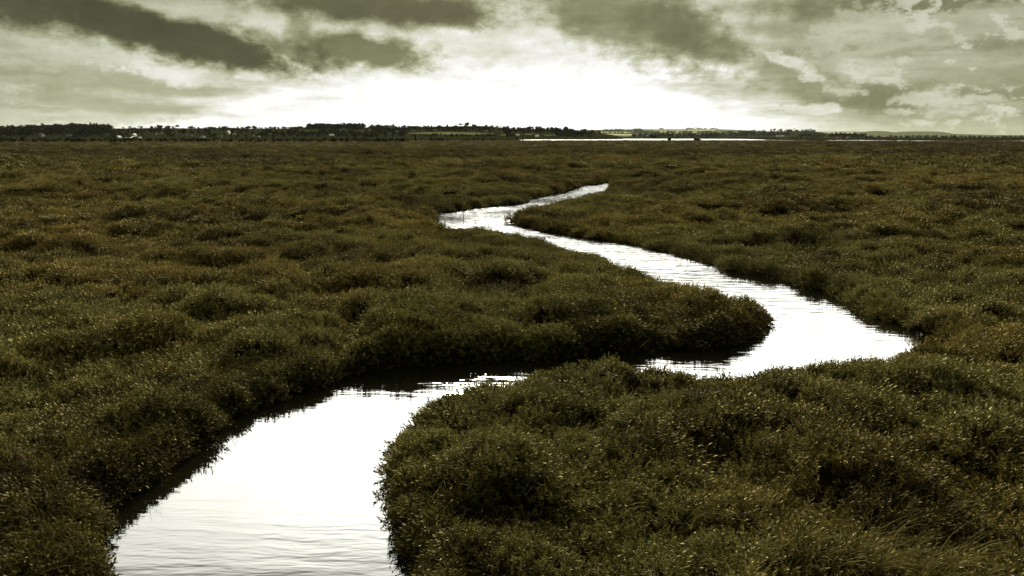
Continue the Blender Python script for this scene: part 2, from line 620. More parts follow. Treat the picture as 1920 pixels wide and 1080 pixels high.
# ------------------------------------------------------------------ plants of the marsh
def leaf_quads(base, d, n, ln, w, bend=.25):
    """a folded lance leaf: 2 quads + tip, returns verts, quads"""
    d = d / np.linalg.norm(d)
    s = np.cross(d, n)
    s /= np.linalg.norm(s) + 1e-9
    n = np.cross(s, d)
    p0 = base
    p1 = base + d * ln * .5 + n * ln * bend * .10
    p2 = base + d * ln - n * ln * bend * .35
    V = [p0 - s * w * .18, p0 + s * w * .18, p1 + s * w * .5, p1 - s * w * .5, p2 + s * w * .12, p2 - s * w * .12]
    return V, [(0, 1, 2, 3), (3, 2, 4, 5)]


def tuft(seed, nst, spread, hgt, lln, lw, nl, up=.6, bushy=1.0):
    r = np.random.default_rng(seed)
    V, Fc, Cc = [], [], []
    for s in range(nst):
        a = r.uniform(0, 2 * np.pi)
        rr = spread * math.sqrt(r.uniform(0, 1))
        b = np.array([rr * math.cos(a), rr * math.sin(a), 0])
        lean = np.array([math.cos(a), math.sin(a), 0]) * rr / spread * .55 + r.normal(0, .15, 3)
        ax = np.array([0, 0, 1.0]) + lean * np.array([1, 1, .2])
        ax /= np.linalg.norm(ax)
        h = hgt * r.uniform(.65, 1.1)
        cs = r.uniform(0, 1)
        for k in range(nl):
            f = .30 + .70 * (k + r.uniform(0, 1)) / nl
            base = b + ax * h * f
            az = k * 2.4 + r.uniform(-.4, .4)
            out = np.array([math.cos(az), math.sin(az), 0])
            d = out * (1.15 - up * f) + ax * (up * .7 + f * .5) + r.normal(0, .12, 3)
            v, q = leaf_quads(base, d, ax, lln * r.uniform(.7, 1.15), lw * r.uniform(.75, 1.15), r.uniform(-.3, .8))
            o = len(V)
            V += v
            Fc += [[i + o for i in c_] for c_ in q]
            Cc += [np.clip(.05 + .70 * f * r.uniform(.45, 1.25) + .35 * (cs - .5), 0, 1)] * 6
    return np.array(V), np.array(Fc), np.array(Cc)


def src(name, data, mat, coll):
    V, Q_, c_ = data
    me = fast_mesh(name, V, Q_, smooth=False)
    a = me.attributes.new('leafc', 'FLOAT', 'POINT')
    a.data.foreach_set('value', c_.astype(np.float32))
    me.materials.append(mat)
    o = bpy.data.objects.new(name, me)
    coll.objects.link(o)
    return o


def scatter(name, pts, rot, scl, kind, tint, tone, coll, label, cat):
    """one mesh of points that carries the plants as instances: countless ground cover"""
    me = bpy.data.meshes.new(name)
    me.vertices.add(len(pts))
    me.vertices.foreach_set('co', pts.astype(np.float32).ravel())
    for nm, ty, key, val in (('rot', 'FLOAT_VECTOR', 'vector', rot), ('scl', 'FLOAT_VECTOR', 'vector', scl),
                             ('pick', 'INT', 'value', kind), ('tint', 'FLOAT', 'value', tint), ('tone', 'FLOAT', 'value', tone)):
        a = me.attributes.new(nm, ty, 'POINT')
        a.data.foreach_set(key, np.ascontiguousarray(val, dtype=np.int32 if ty == 'INT' else np.float32).ravel())
    o = bpy.data.objects.new(name, me)
    COL.objects.link(o)
    ng = bpy.data.node_groups.new(name, 'GeometryNodeTree')
    ng.interface.new_socket('Geometry', in_out='INPUT', socket_type='NodeSocketGeometry')
    ng.interface.new_socket('Geometry', in_out='OUTPUT', socket_type='NodeSocketGeometry')
    gi, go = ng.nodes.new('NodeGroupInput'), ng.nodes.new('NodeGroupOutput')
    ci = ng.nodes.new('GeometryNodeCollectionInfo')
    ci.inputs['Collection'].default_value = coll
    ci.inputs['Separate Children'].default_value = True
    ci.inputs['Reset Children'].default_value = True
    ip = ng.nodes.new('GeometryNodeInstanceOnPoints')
    ip.inputs['Pick Instance'].default_value = True

    def na_(nm, ty):
        n = ng.nodes.new('GeometryNodeInputNamedAttribute')
        n.data_type = ty
        n.inputs['Name'].default_value = nm
        return n.outputs['Attribute']
    e2r = ng.nodes.new('FunctionNodeEulerToRotation')
    ng.links.new(na_('rot', 'FLOAT_VECTOR'), e2r.inputs[0])
    ng.links.new(gi.outputs[0], ip.inputs['Points'])
    ng.links.new(ci.outputs[0], ip.inputs['Instance'])
    ng.links.new(na_('pick', 'INT'), ip.inputs['Instance Index'])
    ng.links.new(e2r.outputs[0], ip.inputs['Rotation'])
    ng.links.new(na_('scl', 'FLOAT_VECTOR'), ip.inputs['Scale'])
    ng.links.new(ip.outputs[0], go.inputs[0])
    md = o.modifiers.new('plants', 'NODES')
    md.node_group = ng
    return tag(o, label, cat, kind='stuff')


def tilt_euler(nx, ny, nz, yaw):
    """XYZ euler that takes +Z to the normal after spinning by yaw"""
    rx = -np.arcsin(np.clip(ny, -1, 1))
    ry = np.arctan2(nx, nz)
    # R = Ry(ry) Rx(rx) Rz(yaw)  -> matrix -> XYZ euler (Rz Ry Rx order)
    cx, sx, cy, sy, cz, sz = np.cos(rx), np.sin(rx), np.cos(ry), np.sin(ry), np.cos(yaw), np.sin(yaw)
    m00 = cy * cz + sy * sx * sz
    m10 = cx * sz
    m20 = -sy * cz + cy * sx * sz
    m21 = sy * sz + cy * sx * cz
    m22 = cy * cx
    return np.stack([np.arctan2(m21, m22), -np.arcsin(np.clip(m20, -1, 1)), np.arctan2(m10, m00)], 1)


def sample_fan(n, r0, r1, half=R(43)):
    a = rng.uniform(-half, half, n)
    r = np.sqrt(rng.uniform(r0 * r0, r1 * r1, n))
    return r * np.sin(a), r * np.cos(a)


pc = bpy.data.collections.new('plant_sources')
for k in range(4):
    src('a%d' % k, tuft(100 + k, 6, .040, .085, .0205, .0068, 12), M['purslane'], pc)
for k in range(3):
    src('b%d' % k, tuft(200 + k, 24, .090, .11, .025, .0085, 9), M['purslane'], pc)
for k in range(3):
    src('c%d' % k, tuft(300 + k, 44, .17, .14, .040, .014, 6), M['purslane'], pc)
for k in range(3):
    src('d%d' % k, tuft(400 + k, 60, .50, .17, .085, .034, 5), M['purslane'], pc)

TP = []
for (r0, r1, dens, k0, kn, sc) in ((1.2, 4.6, 500, 0, 4, 1.06), (4.2, 9, 420, 0, 4, 1.12), (8, 20, 95, 4, 3, 1.05),
                                  (17, 52, 26, 7, 3, 1.0), (45, 130, 3.2, 10, 3, 1.0), (110, 420, .55, 10, 3, 1.6)):
    n = int(dens * R(43) * (r1 * r1 - r0 * r0))
    x, y = sample_fan(n, r0, r1)
    h, s = canopy(x, y)
    keep = (s > -.03) & (rng.uniform(0, 1, len(x)) < 1.0 + 1.1 * np.clip(fbm(x / .20, y / .20, 111, 2) + .05, -.8, 0))
    # extra plants on the steep bank faces
    if r1 < 60:
        x2, y2 = sample_fan(int(n * 2.2), r0, r1)
        h2, s2 = canopy(x2, y2)
        k2 = (s2 > -.05) & (s2 < .22)
        x, y, h, s = np.concatenate([x[keep], x2[k2]]), np.concatenate([y[keep], y2[k2]]), np.concatenate([h[keep], h2[k2]]), np.concatenate([s[keep], s2[k2]])
    else:
        if r1 > 300:
            d = sdist(x, y, CHAN)
            keep &= d > 3
        x, y, h, s = x[keep], y[keep], h[keep], s[keep]
    e = .05 if r1 < 60 else .4
    gxn = (canopy(x + e, y)[0] - h) / e
    gyn = (canopy(x, y + e)[0] - h) / e
    lean = .75
    nx, ny = -gxn * lean + rng.normal(0, .16, len(x)), -gyn * lean + rng.normal(0, .16, len(x))
    mag = np.sqrt(nx ** 2 + ny ** 2 + 1)
    lim = np.minimum(1, 1.1 / np.maximum(np.hypot(nx, ny), 1e-6))
    nx, ny = nx * lim, ny * lim
    mag = np.sqrt(nx ** 2 + ny ** 2 + 1)
    gz_ = ground(x, y, (h, s))
    rt = tilt_euler(nx / mag, ny / mag, 1 / mag, rng.uniform(0, 6.28, len(x)))
    r = np.hypot(x, y)
    size = sc * rng.uniform(.68, 1.30, len(x))
    cl = fbm(x / .20, y / .20, 111, 2) if r1 < 10 else fbm(x / .5, y / .5, 112, 2)
    rise = .075 * np.clip(cl, -.6, .8) + rng.normal(0, .012, len(x)) if r1 < 60 else 0.0
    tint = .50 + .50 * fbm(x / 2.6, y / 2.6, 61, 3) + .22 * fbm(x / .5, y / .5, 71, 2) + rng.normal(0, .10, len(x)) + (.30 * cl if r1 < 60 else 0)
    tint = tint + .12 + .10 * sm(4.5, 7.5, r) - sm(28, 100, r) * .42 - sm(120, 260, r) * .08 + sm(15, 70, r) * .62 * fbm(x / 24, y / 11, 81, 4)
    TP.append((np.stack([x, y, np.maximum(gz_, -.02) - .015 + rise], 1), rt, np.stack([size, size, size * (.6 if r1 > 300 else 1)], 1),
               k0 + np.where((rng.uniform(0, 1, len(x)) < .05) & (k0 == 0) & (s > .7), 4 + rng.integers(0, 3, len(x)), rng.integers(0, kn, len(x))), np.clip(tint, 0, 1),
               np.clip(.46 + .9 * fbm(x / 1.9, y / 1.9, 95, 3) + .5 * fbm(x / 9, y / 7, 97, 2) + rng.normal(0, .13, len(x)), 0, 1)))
P_, R_, S_, K_, T_, N_ = (np.concatenate([q[i] for q in TP]) for i in range(6))
print('purslane tufts', len(P_))
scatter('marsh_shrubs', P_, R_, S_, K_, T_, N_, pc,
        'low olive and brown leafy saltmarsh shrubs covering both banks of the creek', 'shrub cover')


# long arching grass among the shrubs
def grass_clump(seed, nb, ln, spread):
    r = np.random.default_rng(seed)
    V, Fc, Cc = [], [], []
    for b in range(nb):
        a = r.normal(0, .9)
        p = np.array([r.normal(0, spread), r.normal(0, spread), 0])
        hd = np.array([math.cos(a), math.sin(a), 0])
        sd = np.array([-hd[1], hd[0], 0])
        l = ln * r.uniform(.5, 1.1)
        w = .0028 * r.uniform(.7, 1.4)
        el = r.uniform(.7, 1.35)
        c_ = r.uniform(.2, 1)
        o = len(V)
        for k in range(7):
            f = k / 6
            ww = w * (1 - f * .85)
            V += [p - sd * ww, p + sd * ww]
            Cc += [c_] * 2
            e_ = el - f * f * r.uniform(1.2, 2.2)
            p = p + (hd * math.cos(e_) + np.array([0, 0, math.sin(e_)])) * l / 6
        for k in range(6):
            Fc.append([o + 2 * k, o + 2 * k + 1, o + 2 * k + 3, o + 2 * k + 2])
    return np.array(V), np.array(Fc), np.array(Cc)


gc = bpy.data.collections.new('grass_sources')
for k in range(4): src('g%d' % k, grass_clump(500 + k, 16, .34, .03), M['grass'], gc)
GP = []
for (px, py, sx_, sy_, n, yaw) in ((1740, 960, .42, .26, 40, -.5), (1880, 1030, .3, .2, 16, -.2), (1640, 860, .5, .3, 12, -.4), (90, 900, .35, .4, 34, -.6),
                                   (60, 1010, .25, .25, 22, -.5), (170, 780, .4, .4, 18, -.4), (470, 700, .22, .18, 26, -.9), (290, 750, .25, .12, 9, .2),
                                   (460, 640, .3, .2, 10, .2), (1250, 800, .5, .4, 8, -.3), (300, 620, .9, .6, 10, 0), (1330, 560, .5, .5, 10, .3),
                                   (700, 490, 1.2, .8, 14, 0), (1700, 560, 1.4, 1.0, 12, 0), (1000, 860, .7, .5, 8, 0)):
    q = on_z(px, py, .45)
    x, y = q[0] + rng.normal(0, sx_, n), q[1] + rng.normal(0, sy_, n)
    h, s = canopy(x, y)
    k_ = s > .12
    x, y = x[k_], y[k_]
    z = ground(x, y)
    GP.append((np.stack([x, y, z + .02], 1), np.stack([rng.normal(0, .12, len(x)), rng.normal(0, .12, len(x)), yaw + rng.normal(0, .5, len(x))], 1),
               np.stack([rng.uniform(.7, 1.2, len(x))] * 3, 1), rng.integers(0, 4, len(x)), np.clip(.5 + rng.normal(0, .2, len(x)), 0, 1)))
P_, R_, S_, K_, T_ = (np.concatenate([q[i] for q in GP]) for i in range(5))
N_ = rng.uniform(.2, .8, len(P_))
scatter('marsh_grass', P_, R_, S_, K_, T_, N_, gc, 'long thin arching grass blades growing up through the marsh shrubs', 'grass')

# ------------------------------------------------------------------ hills (fans of real depth)
HILLS = {}


def tanel(px, py):
    d = ray(px, py)
    return d[2] / d[1]


def u_of(px): return (px - 960) / F / cP * 1.0


def hill(name, prof, yf, yr, yb, mat, z0=.2, rough=.06, nu=160, nt_=14, pw=1.0):
    pxs = np.array([p_[0] for p_ in prof], float)
    tops = np.array([p_[1] for p_ in prof], float)

    def H(u):
        px = u * cP * F + 960
        py = np.interp(px, pxs, tops)
        v = -(py - 540) / F
        te = (-sP + v * cP) / (cP + v * sP)
        e = sm(pxs[0] - 1, pxs[0] + 25, px) * sm(pxs[-1] + 1, pxs[-1] - 25, px)
        return np.maximum(CZ + yr * te, z0) * e + (z0 - .5) * (1 - e)

    def Z(x, y):
        x, y = np.asarray(x, float), np.asarray(y, float)
        h = H(x / y)
        tt = np.where(y < yr, sm(yf, yr, y) ** pw, sm(yb, yr, y))
        n = rough * fbm(x / (yr * .05), y / (yr * .05), 90, 3)
        return -.8 + (h + .8) * tt * (1 + n * (1 - tt) * 3)
    us = np.linspace(u_of(pxs[0]), u_of(pxs[-1]), nu)
    ys = np.concatenate([np.linspace(yf, yr, nt_), np.linspace(yr, yb, 6)[1:]])
    U, Y = np.meshgrid(us, ys)
    x, y = (U * Y).ravel(), Y.ravel()
    z = Z(x, y)
    n_, m_ = len(ys), len(us)
    i_, j_ = np.meshgrid(np.arange(n_ - 1), np.arange(m_ - 1), indexing='ij')
    q = np.stack([i_ * m_ + j_, i_ * m_ + j_ + 1, (i_ + 1) * m_ + j_ + 1, (i_ + 1) * m_ + j_], -1).reshape(-1, 4)
    me = fast_mesh('hill', np.stack([x, y, z], 1), q)
    o = tag(link('hill', me, mat), kind='structure')
    HILLS[name] = (Z, yf, yr)
    return o


VL = [(-260, 246), (0, 244.5), (100, 242), (200, 240), (225, 241), (260, 241), (320, 240), (380, 241), (450, 239.5), (475, 241), (500, 241.5), (560, 241), (600, 239),
      (640, 238), (690, 239), (740, 239), (790, 239), (830, 237.5), (870, 236.5), (910, 236.5), (940, 239), (965, 243), (1000, 243), (1040, 242.5), (1080, 245), (1110, 249), (1170, 256)]
hill('village', VL, 520, 1000, 1500, M['hill'])
hill('rise', [(1150, 259), (1180, 255), (1250, 253), (1330, 252), (1360, 250), (1400, 248), (1440, 247), (1475, 245.5), (1500, 246), (1525, 249), (1560, 252.5), (1620, 256)], 1500, 2300, 3000, M['hill'])
hill('meadows', [(1040, 250), (1080, 246), (1120, 245.5), (1160, 244.5), (1200, 244.5), (1260, 245), (1340, 246), (1400, 249), (1450, 254)], 3200, 5200, 6000, M['hill_far'])
hill('back', [(1060, 246), (1100, 243.2), (1200, 242.2), (1270, 241.8), (1345, 242.5), (1420, 246), (1480, 247.2), (1560, 246.5), (1600, 247), (1640, 250), (1680, 254)], 7000, 9000, 10500, M['hill_far'])
hill('down', [(1560, 254), (1595, 247), (1615, 245.4), (1635, 246), (1652, 248.3), (1665, 246.8), (1690, 246.3), (1720, 246.5), (1735, 247), (1750, 249), (1760, 251), (1800, 252), (1850, 253.3), (1900, 253.2), (1960, 253.5), (2200, 253.5)], 5600, 7200, 8200, M['hill_far'])


def hit(name, px, py):
    """where the sight line through px,py meets a hill"""
    Z, yf, yr = HILLS[name]
    d = ray(px, py)
    ys = np.linspace(yf, yr * 1.02, 300)
    x = d[0] / d[1] * ys
    z = CZ + d[2] / d[1] * ys
    g = Z(x, ys)
    k = np.argmax(z <= g + .001) if (z <= g + .001).any() else len(ys) - 1
    return np.array([x[k], ys[k], g[k]])


def field(name, hl, x0, x1, top, bot, mat, n=40, m_=7, lift=.25):
    """a mown or cropped field lying on a hill: top/bot are lists of (px,py)"""
    V = []
    for i in range(n):
        px = x0 + (x1 - x0) * i / (n - 1)
        a = np.interp(px, [q[0] for q in top], [q[1] for q in top])
        b = np.interp(px, [q[0] for q in bot], [q[1] for q in bot])
        for j in range(m_):
            q = hit(hl, px, b + (a - b) * j / (m_ - 1))
            V.append((q[0], q[1], q[2] + lift))
    Fq = [(i * m_ + j, (i + 1) * m_ + j, (i + 1) * m_ + j + 1, i * m_ + j + 1) for i in range(n - 1) for j in range(m_ - 1)]
    return tag(mesh_obj(name, V, Fq, mat, smooth=True), kind='structure')


field('field', 'village', 765, 960, [(765, 250), (800, 248.5), (840, 247.8), (900, 249.5), (960, 252.2)], [(765, 251), (830, 253), (880, 253), (960, 255)], M['field'])
field('field', 'village', 985, 1045, [(985, 251.2), (1045, 254)], [(985, 253.3), (1045, 255.2)], M['field'])
field('field', 'village', 545, 640, [(545, 244.6), (640, 244.2)], [(545, 245.9), (640, 245.4)], M['hill_far'], m_=3)
field('field', 'meadows', 1105, 1225, [(1105, 251), (1150, 251.4), (1225, 253.2)], [(1105, 253.8), (1160, 254), (1225, 254.4)], M['stubble'], lift=.6)
field('field', 'meadows', 1075, 1180, [(1075, 247.8), (1180, 248)], [(1075, 249.3), (1180, 249.2)], M['stubble'], lift=.6)
field('field', 'meadows', 1235, 1330, [(1235, 246.8), (1330, 247.2)], [(1235, 248.2), (1330, 248.9)], M['stubble'], lift=.6)
field('field', 'back', 1225, 1340, [(1225, 243.4), (1340, 243.6)], [(1225, 244.6), (1340, 245.3)], M['stubble'], lift=1)
field('field', 'back', 1500, 1600, [(1500, 248.2), (1600, 248.6)], [(1500, 250), (1600, 251)], M['stubble'], lift=1)


# ------------------------------------------------------------------ trees
def crown_cards(r, centre, rx, rz, n, size):
    """many leaf clumps spread through an uneven crown"""
    lobes = r.normal(0, .42, (6, 3)) * np.array([rx, rx, rz * .8])
    lrad = r.uniform(.45, .75, 6)
    k = r.integers(0, 6, n)
    d = r.normal(0, 1, (n, 3))
    d /= np.linalg.norm(d, axis=1)[:, None]
    p = np.asarray(centre) + lobes[k] + d * np.array([rx, rx, rz]) * (lrad[k] * r.uniform(.55, 1.0, n))[:, None]
    a = r.normal(0, 1, (n, 3))
    a /= np.linalg.norm(a, axis=1)[:, None]
    b = np.cross(a, r.normal(0, 1, (n, 3)))
    b /= np.linalg.norm(b, axis=1)[:, None] + 1e-9
    s = size * r.uniform(.6, 1.3, n)[:, None]
    V = np.stack([p - a * s - b * s * .4, p + a * s * .3 - b * s, p + a * s + b * s * .5, p - a * s * .2 + b * s], 1).reshape(-1, 3)
    return V, np.arange(4 * n).reshape(-1, 4)


def trunk_geo(h, r0, r1, lean=(0, 0), seg=6, limbs=0, r=None):
    V, Fq = [], []
    def limb(p, q, a, b):
        o = len(V)
        d = (q - p) / np.linalg.norm(q - p)
        s = np.cross(d, [0.3, 1, .1])
        s /= np.linalg.norm(s)
        t_ = np.cross(d, s)
        for c, ra in ((p, a), ((p + q) / 2 + s * a * .4, (a + b) / 2), (q, b)):
            for k in range(seg):
                an = 2 * math.pi * k / seg
                V.append(c + (s * math.cos(an) + t_ * math.sin(an)) * ra)
        for l in range(2):
            for k in range(seg):
                k2 = (k + 1) % seg
                Fq.append((o + l * seg + k, o + l * seg + k2, o + (l + 1) * seg + k2, o + (l + 1) * seg + k))
    top = np.array([lean[0], lean[1], h])
    limb(np.zeros(3), top, r0, r1)
    for k in range(limbs):
        f = .45 + .5 * k / max(1, limbs)
        an = k * 2.4
        limb(top * f, top * f + np.array([math.cos(an), math.sin(an), .9]) * h * .45, r0 * .45, r1 * .5)
    return V, Fq


def tree(px, py_top, py_base, wpx, hl=None, Y=None, label='', kind='broad', name='tree', group=None, lean=0, dens=1.0, base=None):
    b = hit(hl, px, py_base) if hl else at_y(px, py_base, Y)
    Y_ = b[1]
    m_px = Y_ / F / cP
    h = (py_base - py_top) * m_px
    w = wpx * m_px
    r = np.random.default_rng(int(px * 7 + py_top * 13) % 99991)
    e = bpy.data.objects.new(name, None)
    COL.objects.link(e)
    e.location = b - np.array([0, 0, .15])
    tag(e, label, 'tree', group)
    th = {'broad': .5, 'flat': .72, 'tall': .3, 'bush': .2}[kind]
    V, Fq = trunk_geo(h * (th + .18), h * .045, h * .02, (lean * h, 0), 6, 4 if kind != 'bush' else 2)
    mesh_obj('trunk', V, Fq, M['bark'], e)
    rz = h * {'broad': .36, 'flat': .17, 'tall': .36, 'bush': .42}[kind]
    cz = h - rz * 1.02
    V, Fq = crown_cards(r, np.array([lean * h * 1.3, 0, cz]), w * .5, rz, int(150 * dens), max(w, h * .5) * .12)
    mesh_obj('crown', V, Fq, M['tree'], e)
    return e


TREES = [
    (285, 236.5, 244, 6, 'broad', 'small round tree alone on the ridge left of the bushy clump'),
    (329, 232.5, 241, 7, 'broad', 'leaning wispy tree at the right end of the bushy ridge clump'),
    (302, 235.5, 243, 12, 'broad', 'rounded dark tree in the middle of the bushy ridge clump'),
    (316, 235.5, 243, 8, 'broad', 'smaller dark tree beside the leaning wispy one on the ridge'),
    (358, 236.5, 243, 8, 'broad', 'low pointed tree on the ridge above the pale long roof'),
    (394, 237.5, 243, 6, 'broad', 'left of two little ridge trees over the scattered white cottages'),
    (401, 237.5, 243, 5, 'broad', 'right of two little ridge trees over the scattered white cottages'),
    (419, 237.0, 242, 6, 'broad', 'small tree on the ridge above the brightest white house'),
    (466, 236.5, 243, 8, 'broad', 'dark square topped tree where the smooth bare ridge ends'),
    (478, 236.0, 243, 9, 'broad', 'larger dark tree beside the square topped one on the ridge'),
    (506, 237.0, 243, 6, 'broad', 'thin see-through tree at the left of the sparse ridge row'),
    (514, 236.5, 243, 6, 'broad', 'tallest tree in the middle of the sparse ridge row'),
    (522, 237.5, 243, 4, 'tall', 'narrow tree at the right of the sparse ridge row'),
    (562, 236.5, 242, 6, 'tall', 'spiky conifer at the left foot of the long dark ridge wood'),
    (593, 230.5, 241, 8, 'broad', 'ragged tree marking the left end of the long dark ridge wood'),
    (653, 229.5, 240, 9, 'broad', 'highest rounded tree on top of the long dark ridge wood'),
    (673, 230.5, 241, 8, 'broad', 'lopsided tree at the right end of the long dark ridge wood'),
    (697, 234.0, 242, 4, 'tall', 'narrow upright tree standing where the ridge dips'),
    (709, 233.8, 241, 9, 'broad', 'flat topped dark tree between the narrow tree and the pointed one'),
    (737, 231.0, 240, 5, 'tall', 'slim pointed tree sticking up highest over the ridge roofs'),
    (766, 236.0, 242, 7, 'broad', 'small dark tree just left of the cottages on the ridge'),
    (778, 235.0, 242, 10, 'broad', 'spreading tree over the small white cottages on the ridge'),
    (864, 232.0, 238, 7, 'flat', 'flat topped umbrella shaped tree on the hill crest'),
    (876, 230.0, 238, 9, 'broad', 'largest square crowned tree on the hill crest beside the umbrella shaped one'),
    (887, 233.0, 238, 6, 'broad', 'low tree right of the largest square crowned tree on the crest'),
    (922, 235.5, 240, 4, 'broad', 'tiny thin tree on the falling right shoulder of the crest'),
    (953, 235.0, 243, 7, 'broad', 'bare looking twiggy tree in the dip right of the crest'),
    (972, 238.5, 245, 6, 'broad', 'small tree between the twiggy tree and the two rounded ones'),
    (992, 236.8, 246, 6, 'broad', 'left of the two tall rounded trees on the dark wooded slope'),
    (999, 237.2, 246, 5, 'broad', 'right of the two tall rounded trees on the dark wooded slope'),
    (1091, 246.0, 254, 9, 'broad', 'last large dark tree at the right foot of the wooded slope'),
    (1080, 245.8, 253, 7, 'broad', 'smaller tree just above the last large one on the wooded slope'),
]
for (px, a, b, w, k, lb) in TREES:
    tree(px, a, b, w, 'village', None, lb, k, lean=.25 if px == 329 else 0, dens=.45 if px in (506, 514, 953, 922, 329) else 1)
PT = [(1317, 247.5, 257, 2.2, 'faint thin poplar, leftmost of the row on the flat skyline'), (1325, 246.5, 257, 4.5, 'broad headed tree among the thin poplars on the flat skyline'),
      (1331, 246.6, 257, 2.2, 'thin poplar just right of the broad headed skyline tree'), (1339.5, 246.8, 257, 2.2, 'thin poplar, left one of the last close pair in the row'),
      (1343.5, 247, 257, 2.2, 'thin poplar, right one of the last close pair in the row')]
for (px, a, b, w, lb) in PT:
    tree(px, a, b, w, None, 1400, lb, 'tall' if w < 4 else 'broad', name='poplar' if w < 4 else 'tree')
for (px, a, w, lb) in ((1255, 259.4, 7, 'low dark bush breaking the left part of the shining channel'), (1306, 259.0, 11, 'wider dark bush covering a gap in the shining channel'),
                       (1132, 252.6, 3, 'tiny bush sticking up before the pale stubble field'), (1224, 254.5, 12, 'rounded bush at the right end of the pale stubble field')):
    tree(px, a, 264.0 if a > 256 else 259, w, None, 372 if a > 256 else 900, lb, 'bush', name='bush')
    bpy.data.objects[[o.name for o in COL.objects][-3]]['category'] = 'bush'


HS = [
    (78, 256, 6, 6, 'cream', 'slate', 'grey gabled house against the dark left wood', dict(gable=True)),
    (70, 255, 9, 4, 'stone', 'roof', 'dim low stone house left of the grey gable under the dark wood', {}),
    (131.5, 254.5, 9, 4.2, 'white', 'slate', 'long pale house with a row of windows under the dark left wood', {}),
    (122, 256, 5, 5, 'stone', 'slate', 'small dull stone house left of the long pale one', {}),
    (223, 259, 4, 4, 'white', 'paleroof', 'small white gabled hut at the left end of the low white wall', dict(gable=True, chimney=False, name='hut', cat='hut')),
    (252, 256.5, 5, 5.5, 'white', 'paleroof', 'white gabled cottage at the top of the curving white wall', dict(gable=True, chimney=False)),
    (263, 259.5, 3.6, 2.6, 'white', 'paleroof', 'tiny white hut alone just right of the curving white wall', dict(chimney=False, name='hut', cat='hut')),
    (291, 252, 5, 3, 'cream', 'roof', 'cream cottage at the left of the pale row above dark hedges', {}),
    (299, 251, 9, 2.4, 'cream', 'slate', 'long low cream cottage at the right of the pale row above dark hedges', {}),
    (328, 251, 7, 3, 'stone', 'slate', 'dull grey cottage beneath the leaning wispy ridge tree', {}),
    (345, 254.5, 12, 2.4, 'cream', 'slate', 'long cream barn with a low roof in the village middle', dict(chimney=False, name='barn', cat='barn')),
    (358, 254.5, 3.5, 3.4, 'cream', 'slate', 'small square cream cottage right of the long cream barn', {}),
    (376, 258.5, 4, 2.4, 'cream', 'roof', 'low cream shed left of a white gabled cottage at the marsh edge', dict(chimney=False, name='shed', cat='shed')),
    (381.5, 258, 3.6, 4, 'white', 'slate', 'white gabled cottage at the marsh edge beside a low cream shed', dict(gable=True)),
    (412, 256, 9, 2.6, 'cream', 'slate', 'long low cream house below the brightest white house', {}),
    (428.5, 251.5, 4.2, 6, 'white', 'paleroof', 'tall bright white house, brightest in the village', dict(gable=True)),
    (438.5, 252, 4.2, 3, 'white', 'slate', 'smaller white house right of the tall bright white one', {}),
    (473.5, 256, 5, 3.6, 'cream', 'roof', 'cream house with a red roof below the square topped ridge tree', {}),
    (485, 257.5, 4.6, 3, 'white', 'slate', 'white house at the marsh edge right of the red roofed cream one', {}),
    (506.5, 252, 3.4, 2.6, 'cream', 'slate', 'little cream cottage below the sparse ridge trees', {}),
    (622.5, 254.6, 6.4, 2.6, 'white', 'paleroof', 'lone white bungalow on the slope below the long ridge wood', {}),
    (678, 246, 5, 2, 'cream', 'slate', 'low cream cottage just below the right end of the ridge wood', {}),
    (692.5, 244, 3.4, 2.4, 'cream', 'slate', 'tiny cream cottage beneath the narrow upright tree', {}),
    (731.5, 251, 3.0, 2.4, 'cream', 'slate', 'lone dim cottage on the dark slope below the slim pointed tree', {}),
    (744, 247, 4.4, 2, 'cream', 'slate', 'low cream cottage on the slope right of the slim pointed tree', {}),
    (772, 244, 3.0, 2.8, 'white', 'slate', 'upper left white cottage under the spreading ridge tree', {}),
    (776, 246.2, 3.0, 2.8, 'white', 'slate', 'lower white cottage under the spreading ridge tree', {}),
    (792, 245.4, 6, 2, 'cream', 'slate', 'long cream house right of the cottages under the spreading tree', {}),
    (815, 244.4, 6, 2, 'cream', 'slate', 'cream farmhouse above the left end of the pale green field', {}),
    (887, 247, 6.4, 1.8, 'cream', 'slate', 'left of two low pale houses above the green field', {}),
    (911, 246.4, 6.4, 1.8, 'white', 'slate', 'right, whiter of two low pale houses above the green field', {}),
    (971, 254.4, 6, 2.6, 'white', 'paleroof', 'white cottage right of the pale green field near the channel', {}),
    (1007, 257.4, 6.4, 3, 'white', 'paleroof', 'white domed looking hut at the left end of the shining channel', dict(chimney=False, name='hut', cat='hut')),
    (1458.5, 256.4, 6, 2.2, 'cream', 'paleroof', 'left of two pale houses at the foot of the right wooded hill', dict(hl=None, Y=1350)),
    (1467, 256.4, 6.4, 2.6, 'white', 'paleroof', 'right, whiter of two pale houses at the foot of the right wooded hill', dict(hl=None, Y=1350)),
    (1551, 257.2, 6, 1.8, 'cream', 'slate', 'pale low house left of the humped dark tree clump', dict(hl=None, Y=1150)),
    (1573, 258, 6, 2, 'cream', 'slate', 'pale low house in front of the humped dark tree clump', dict(hl=None, Y=1120)),
    (1590, 258, 4, 2, 'white', 'slate', 'small white house at the right side of the humped dark clump', dict(hl=None, Y=1120)),
]


